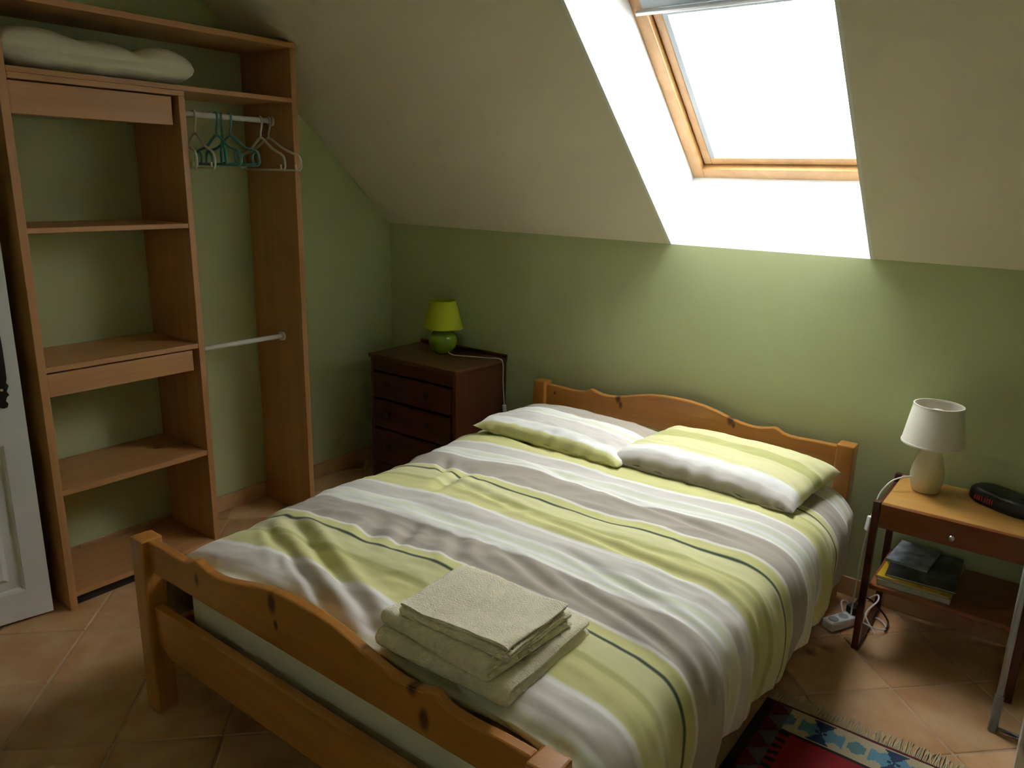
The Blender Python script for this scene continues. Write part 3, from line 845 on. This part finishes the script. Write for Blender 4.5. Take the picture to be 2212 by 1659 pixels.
pillow('right_pillow', 'yellow-green and white striped pillow on the bedside-table side', (2.203, -.468, .590), .700, .475, .125,
       [(0, YG), (.02, CRM), (.36, OL), (.52, CRM), (.80, WH), (.925, LG), (.985, TP), (1.07, YG), (1.6, OL), (1.75, YG), (1.99, CRM)], 2.0, 8.7, math.radians(-3), math.radians(0))

# ------------------------------------------------------------------ towels
def folded(name, label, cx, cy, z, Lx, Ly, nlay, th, rot, seed, fold_dir=1, gap=.0012):
    """terry towel folded into flat layers; folds run along local x, ends show on the sides"""
    path = []; half = Ly / 2; r = (th + gap) / 2
    for k in range(nlay):
        zc = th / 2 + k * (th + gap)
        d = 1 if k % 2 == 0 else -1
        d *= fold_dir
        n = 14
        for i in range(n + 1):
            path.append((-d * (half - r) + 2 * d * (half - r) * i / n, zc))
        if k < nlay - 1:
            for a in range(1, 6):
                t = math.pi * a / 6
                path.append((d * (half - r) + d * r * math.sin(t), zc + r * (1 - math.cos(t))))
    pts = [Vector((p[0], p[1], 0)) for p in path]
    offs = []
    for i, p in enumerate(pts):
        t = (pts[min(i + 1, len(pts) - 1)] - pts[max(i - 1, 0)]).normalized()
        offs.append(Vector((-t.y, t.x, 0)) * th / 2)
    NS = 40
    cr, sr = math.cos(rot), math.sin(rot)
    vs_ = []; n = 2 * len(pts); RW = th * .75
    H = nlay * (th + gap)
    for k in range(NS + 1):
        u = k / NS
        u = .5 - .5 * math.cos(math.pi * u) if k not in (0, NS) else u
        xx = -Lx / 2 + Lx * u
        e = min(u, 1 - u) * Lx
        f_ = max(.05, 1 - max(0, 1 - e / RW) ** 2) ** .5
        outl = [p + o * f_ for p, o in zip(pts, offs)] + [p - o * f_ for p, o in zip(pts, offs)][::-1]
        for q_ in outl:
            y0, z0 = q_.x, q_.y
            lay = int(z0 / (th + gap))
            xo = xx + (.006 * nz(lay * 3.1 + seed, y0 * 5, u * 2)) * (1 if e < .05 else .4)
            zz = z0
            up_ = z0 / H
            zz += up_ * (.010 * nz(xx * 7 + seed, y0 * 7, 2) + .004 * nz(xx * 20, y0 * 20 + seed, lay))
            yy = y0 + .005 * nz(xx * 9 + seed, z0 * 40, 5)
            vs_.append(Vector((cx + xo * cr - yy * sr, cy + xo * sr + yy * cr, z + zz)))
    fs = [list(range(n))[::-1], [NS * n + k for k in range(n)]]
    for k in range(NS):
        for i in range(n):
            i2 = (i + 1) % n
            fs.append((k * n + i, k * n + i2, (k + 1) * n + i2, (k + 1) * n + i))
    mb = MB(); mb.v = vs_; mb.f = fs
    ob = mb.build('folded_towel', M['towel'], at=(cx, cy, z), angle=50)
    return tag(ob, label, 'towel', 'cream towels stacked on the bed')
folded('t', 'cream folded bath towel, bottom of the stack on the duvet', 2.21, -1.855, .572, .365, .325, 2, .0235, math.radians(2), 1.0, fold_dir=-1)
folded('t', 'cream folded towel, middle one of the stack on the duvet', 2.205, -1.875, .6205, .32, .285, 2, .0185, math.radians(-4), 5.0, fold_dir=-1)
folded('t', 'cream folded towel, topmost of the stack on the duvet', 2.225, -1.882, .6580, .295, .225, 3, .0085, math.radians(2), 9.0, fold_dir=-1)

# ------------------------------------------------------------------ bedside table
NX0, NX1, NYF, NYB = 2.7064, 3.196, -.385, -.030
ns = thing('bedside_table', 'teak bedside table with drawer and lower shelf beside the bed', 'table', (2.95, -.21, 0))
for x in (NX0, NX1 - .023):
    for y in (NYF, NYB - .023):
        MB().box(x, x + .023, y, y + .023, 0, .566).build('leg', M['darkleg'], ns, bevel=.003)
    MB().box(x, x + .023, NYF + .023, NYB - .023, .001, .026).build('runner', M['darkleg_y'], ns, bevel=.003)
    MB().box(x + .002, x + .021, NYF + .023, NYB - .023, .475, .535).build('side_apron', M['darkleg_y'], ns, bevel=.002)
MB().box(NX0 + .0235, NX1 - .0235, NYF + .0262, NYB, .541, nz0).build('tabletop', M['honey'], ns, bevel=.003)
dr = MB().box(NX0 + .0255, NX1 - .0255, NYF + .006, NYF + .026, .474, .5595).build('drawer', M['teak'], ns, bevel=.002)
MB().box(NX0 + .035, NX1 - .035, NYF + .026, NYB - .04, .482, .488).build('drawer_base', M['teak'], dr)
kb = MB().lathe((0, 0, 0), [(.004, 0), (.004, .008), (.010, .012), (.0115, .017), (.008, .022), (0, .024)], 18)
kb.v = [Vector((2.951 + p.x, NYF + .006 - p.z, .508 + p.y)) for p in kb.v]
kb.build('knob', M['chrome'], dr, smooth=True)
MB().box(NX0 + .0235, NX1 - .0235, NYF + .006, NYB, .243, .260).build('shelf', M['teak'], ns, bevel=.003)  # dark teak colour carries the shade that the tabletop and magazines cast here

# magazines on the lower shelf
def paper(name, cols, scale, rough=.35):
    m, nt, b = new_mat(name)
    N, L = nt.nodes.new, nt.links.new
    tc = N('ShaderNodeTexCoord')
    n1 = N('ShaderNodeTexNoise'); n1.inputs['Scale'].default_value = scale; n1.inputs['Detail'].default_value = 6
    L(tc.outputs['Object'], n1.inputs['Vector'])
    r = N('ShaderNodeValToRGB')
    while len(r.color_ramp.elements) < len(cols): r.color_ramp.elements.new(.5)
    for k, (e, c) in enumerate(zip(r.color_ramp.elements, cols)):
        e.position = .3 + .4 * k / (len(cols) - 1); e.color = rgb(c)
    L(n1.outputs['Fac'], r.inputs['Fac']); L(r.outputs['Color'], b.inputs['Base Color'])
    b.inputs['Roughness'].default_value = rough
    return m
M['pages'] = plain('paper_pages', (.55, .57, .48), .8, .3, 300, var=.08, nscale=80)
def magazine(label, cx, cy, z, L_, W_, th, rot, cover):
    t = thing('magazine', label, 'magazine', (cx, cy, z), 'magazines under the bedside table')
    cr, sr = math.cos(rot), math.sin(rot)
    def bx(x0, x1, y0, y1, z0, z1):
        m_ = MB().box(x0, x1, y0, y1, z0, z1)
        m_.v = [Vector((cx + p.x * cr - p.y * sr, cy + p.x * sr + p.y * cr, z + p.z)) for p in m_.v]
        return m_
    bx(-L_ / 2 + .002, L_ / 2 - .002, -W_ / 2 + .002, W_ / 2 - .002, .0014, th - .0014).build('pages', M['pages'], t)
    cv = bx(-L_ / 2, L_ / 2, -W_ / 2, W_ / 2, th - .0014, th)
    lo = bx(-L_ / 2, L_ / 2, -W_ / 2, W_ / 2, 0, .0014); cv.add(lo.v, lo.f)
    s_ = bx(-L_ / 2, -L_ / 2 + .002, -W_ / 2, W_ / 2, .0014, th - .0014); cv.add(s_.v, s_.f)
    cv.build('cover', cover, t)
magazine('thick pale magazine, bottom of the stack on the lower shelf', 2.862, -.215, .261, .225, .29, .020, math.radians(1), paper('cover_grey', [(.5, .52, .5), (.3, .33, .32), (.6, .6, .55)], 20))
magazine('yellow-edged magazine, second from the bottom of the stack on the lower shelf', 2.865, -.212, .2815, .225, .295, .010, math.radians(-2), paper('cover_yellow', [(.55, .33, .01), (.65, .42, .02), (.30, .16, .01)], 14))
magazine('blue-grey and black magazine, third of the stack on the lower shelf', 2.872, -.195, .292, .215, .285, .008, math.radians(3), paper('cover_dark', [(.02, .015, .025), (.05, .04, .045), (.20, .24, .28)], 9))
magazine('small blue and white magazine, topmost of the stack on the lower shelf', 2.825, -.145, .3005, .135, .20, .009, math.radians(-4), paper('cover_blue', [(.10, .13, .17), (.30, .35, .40), (.55, .60, .64)], 26))

# clock radio
ck = thing('clock_radio', 'black clock radio with dim red display on the bedside table', 'clock', (3.062, -.135, nz0))
ca = math.radians(-31)
def K(u, w, z): return Vector((3.062 + u * math.cos(ca) - w * math.sin(ca), -.135 + u * math.sin(ca) + w * math.cos(ca), nz0 + .0008 + z))
pl = []
for k in range(48):
    t = 2 * math.pi * k / 48
    pl.append((.115 * math.copysign(abs(math.cos(t)) ** .55, math.cos(t)), .058 * math.copysign(abs(math.sin(t)) ** .8, math.sin(t))))
lv = [(.94, 0), (1, .006), (1, .026), (.97, .040), (.88, .048), (.6, .052), (0.02, .053)]
mb = MB(); vs_ = [K(u * s, w * s, z) for s, z in lv for u, w in pl]; n = len(pl)
fs = [list(range(n))[::-1], [(len(lv) - 1) * n + k for k in range(n)]]
for i in range(len(lv) - 1):
    for k in range(n):
        fs.append((i * n + k, i * n + (k + 1) % n, (i + 1) * n + (k + 1) % n, (i + 1) * n + k))
mb.add(vs_, fs).build('case', M['plastic_k'], ck, smooth=True)
dsp = MB().hexa([K(-.075, -.061, .010), K(.005, -.061, .010), K(.005, -.056, .010), K(-.075, -.056, .010), K(-.075, -.059, .034), K(.005, -.059, .034), K(.005, -.055, .034), K(-.075, -.055, .034)]).build('display', M['plastic_k'], ck)
dg = MB()
for u in (-.066, -.050, -.030, -.013):
    for (u0, u1, z0, z1) in ((0, .0025, .014, .021), (0, .0025, .0225, .030), (.0085, .011, .014, .021), (.0085, .011, .0225, .030)):
        dg.hexa([K(u + u0, -.0616, z0), K(u + u1, -.0616, z0), K(u + u1, -.0605, z0), K(u + u0, -.0605, z0), K(u + u0, -.0608, z1), K(u + u1, -.0608, z1), K(u + u1, -.0595, z1), K(u + u0, -.0595, z1)])
dg.build('led_segments', M['led'], dsp)
MB().tube([K(.06, .0, .050), K(.06, 0, .055)], .012, 16).build('button', M['plastic_k'], ck)

# ------------------------------------------------------------------ power strip with cables on the floor
ps = thing('power_strip', 'white power strip with tangled cables on the floor by the bed', 'power strip', (2.655, -.24, 0))
pa = math.radians(62)
def Q(u, w, z): return Vector((2.640 + u * math.cos(pa) - w * math.sin(pa), -.255 + u * math.sin(pa) + w * math.cos(pa), z))
def qbox(u0, u1, w0, w1, z0, z1):
    return MB().hexa([Q(u0, w0, z0), Q(u1, w0, z0), Q(u1, w1, z0), Q(u0, w1, z0), Q(u0, w0, z1), Q(u1, w0, z1), Q(u1, w1, z1), Q(u0, w1, z1)])
body = qbox(-.075, .085, -.026, .026, .001, .038).build('body', M['plastic_w'], ps, bevel=.006)
for u in (-.045, .005, .055):
    MB().tube([Q(u, 0, .0375), Q(u, 0, .0392)], .018, 20).build('socket', M['bead'], body)
pg = qbox(.035, .075, -.02, .02, .040, .072).build('plug', M['plastic_k'], ps, bevel=.005)
cable = [[Q(.085, 0, .02), Q(.13, .01, .012), Q(.16, -.04, .006), Q(.13, -.09, .006), Q(.06, -.10, .03), Q(.02, -.075, .05)],
         [Q(.085, .005, .02), Q(.15, .03, .05), Q(.17, .0, .09), Q(.12, -.045, .10), Q(.06, -.05, .06), Q(.06, -.1, .006)],
         [Q(.005, 0, .045), Q(.02, .03, .075), Q(.07, .05, .06), Q(.12, .045, .012), Q(.17, .07, .005)],
         [Q(.055, 0, .075), Q(.09, .0, .10), Q(.14, -.02, .07), Q(.16, -.07, .02), Q(.11, -.10, .006)]]
for k, c_ in enumerate(cable):
    MB().tube(spline(c_, 8), .0032, 8).build('cable', M['cord'] if k != 3 else M['plastic_k'], ps, smooth=True)

# ------------------------------------------------------------------ grey tube leg and pale board at the right edge
st = thing('tube_stand', 'grey metal tube stand with darker sleeved foot at the right edge', 'stand', (3.30, -.56, 0))
l0 = MB().tube([(3.162, -.564, .10), (3.162, -.564, .78)], .0095, 14).build('leg', M['greytube'], st, smooth=True)
MB().tube([(3.162, -.564, .002), (3.162, -.564, .125)], .0125, 14).build('foot_sleeve', M['greysleeve'], l0, angle=50)
l1 = MB().tube([(3.50, -.564, .10), (3.50, -.564, .78)], .0095, 14).build('leg', M['greytube'], st, smooth=True)
MB().tube([(3.50, -.564, .002), (3.50, -.564, .125)], .0125, 14).build('foot_sleeve', M['greysleeve'], l1, angle=50)
MB().tube([(3.162, -.564, .77), (3.50, -.564, .77)], .0095, 14).build('top_bar', M['greytube'], st, smooth=True)
MB().tube([(3.17, -.564, .012), (3.49, -.564, .012)], .006, 10).build('floor_bar', M['greysleeve'], st, smooth=True)
wb = thing('white_cabinet', 'pale white cabinet side showing at the lower right corner', 'cabinet', (3.42, -.70, 0))
MB().box(3.229, 3.62, -.755, -.735, 0, .70).build('front', M['door'], wb, bevel=.002)
MB().box(3.229, 3.247, -.734, -.60, 0, .70).build('side', M['door'], wb, bevel=.002)
MB().box(3.602, 3.62, -.734, -.60, 0, .70).build('side', M['door'], wb, bevel=.002)
MB().box(3.229, 3.62, -.755, -.60, .701, .718).build('top', M['door'], wb, bevel=.002)

# ------------------------------------------------------------------ kilim rug
RU0, RU1, RV0, RV1 = 2.570, 3.22, -2.15, -.846
def kilim_col(x, y):
    d = RV1 - y                    # from the fringed end
    e = min(x - RU0, RU1 - x)
    CRE, BLU, DBL, RED, DRD, BLK, GRY = (.42, .35, .22), (.10, .24, .33), (.02, .04, .09), (.26, .012, .016), (.10, .008, .014), (.018, .014, .018), (.10, .10, .085)
    if d < .012: return DRD
    if e < .085:                   # dark toothed side border
        k = (d % .09) / .09
        tri = abs(k - .5) * 2
        return DRD if e > .03 and (e - .03) / .055 < 1 - tri else (BLK if e < .03 else GRY)
    if d < .125:                   # cream band with blue medallions
        u = ((x - RU0 - .085) % .20) / .20 * 2 - 1; v = (d - .0685) / .0565
        uu = u * 1.45
        if abs(uu) < .92 and abs(v) < .92:
            a = math.degrees(math.atan2(v, uu)) % 180
            if 62 < a < 118: return DBL
            if a < 30 or a > 150: return BLU if abs(uu) > .25 else DBL
            if abs(uu) + abs(v) < .95: return BLU
        elif abs(uu) > 1.1 and abs(v) < .55 - (1.45 - abs(uu)) * .9: return (.09, .20, .22)
        return CRE
    if d < .137: return BLK
    dd_ = e - .085                 # red field with stepped edge
    if dd_ < .03 and ((d * 60) % 2) < 1: return BLK
    k = ((d - .137) % .42) / .42
    if abs(k - .5) * 2 + abs((x - (RU0 + RU1) / 2) / .20) < .7: return BLU if abs(k - .5) * 2 + abs((x - (RU0 + RU1) / 2) / .20) < .35 else DBL
    return RED
def rug():
    NX, NY = 132, 232
    mb = MB()
    def fn(u, v):
        x = RU0 + (RU1 - RU0) * u; y = RV0 + (RV1 - RV0) * v
        return Vector((x + .003 * nz(y * 6, 1), y + .004 * nz(x * 6, 4), .0045 + .0012 * nz(x * 9, y * 9, 3)))
    mb.grid(fn, NX, NY)
    o = mb.build('kilim_rug', None, at=(2.89, -1.5, 0), fix=False)
    me = o.data
    col = me.color_attributes.new('weave', 'FLOAT_COLOR', 'CORNER')
    for p in me.polygons:
        c = p.center + Vector((2.89, -1.5, 0))
        k = kilim_col(c.x, c.y)
        for li in p.loop_indices: col.data[li].color = rgb(k)
    m, nt, b = new_mat('kilim_wool')
    at = nt.nodes.new('ShaderNodeVertexColor'); at.layer_name = 'weave'
    nt.links.new(at.outputs['Color'], b.inputs['Base Color'])
    b.inputs['Roughness'].default_value = .95
    tc = nt.nodes.new('ShaderNodeTexCoord'); n2 = nt.nodes.new('ShaderNodeTexNoise'); n2.inputs['Scale'].default_value = 300
    nt.links.new(tc.outputs['Object'], n2.inputs['Vector'])
    bp = nt.nodes.new('ShaderNodeBump'); bp.inputs['Strength'].default_value = .4; bp.inputs['Distance'].default_value = .003
    nt.links.new(n2.outputs['Fac'], bp.inputs['Height']); nt.links.new(bp.outputs['Normal'], b.inputs['Normal'])
    me.materials.append(m)
    so = o.modifiers.new('thickness', 'SOLIDIFY'); so.thickness = .0045; so.offset = -1
    fr = MB()
    for k in range(150):
        x = RU0 + .004 + (RU1 - RU0 - .008) * k / 149
        l = .045 + .02 * random.random(); s = .02 * (random.random() - .5)
        fr.tube([(x, RV1 - .004, .005), (x + s * .3, RV1 + l * .4, .004), (x + s, RV1 + l, .0025)], .0018, 5)
    fo = fr.build('fringe', M['fringe'], o)
    fo['kind'] = 'stuff'
    return o
tag(rug(), 'dark red and blue kilim rug with cream fringe on the floor by the bed', 'rug')
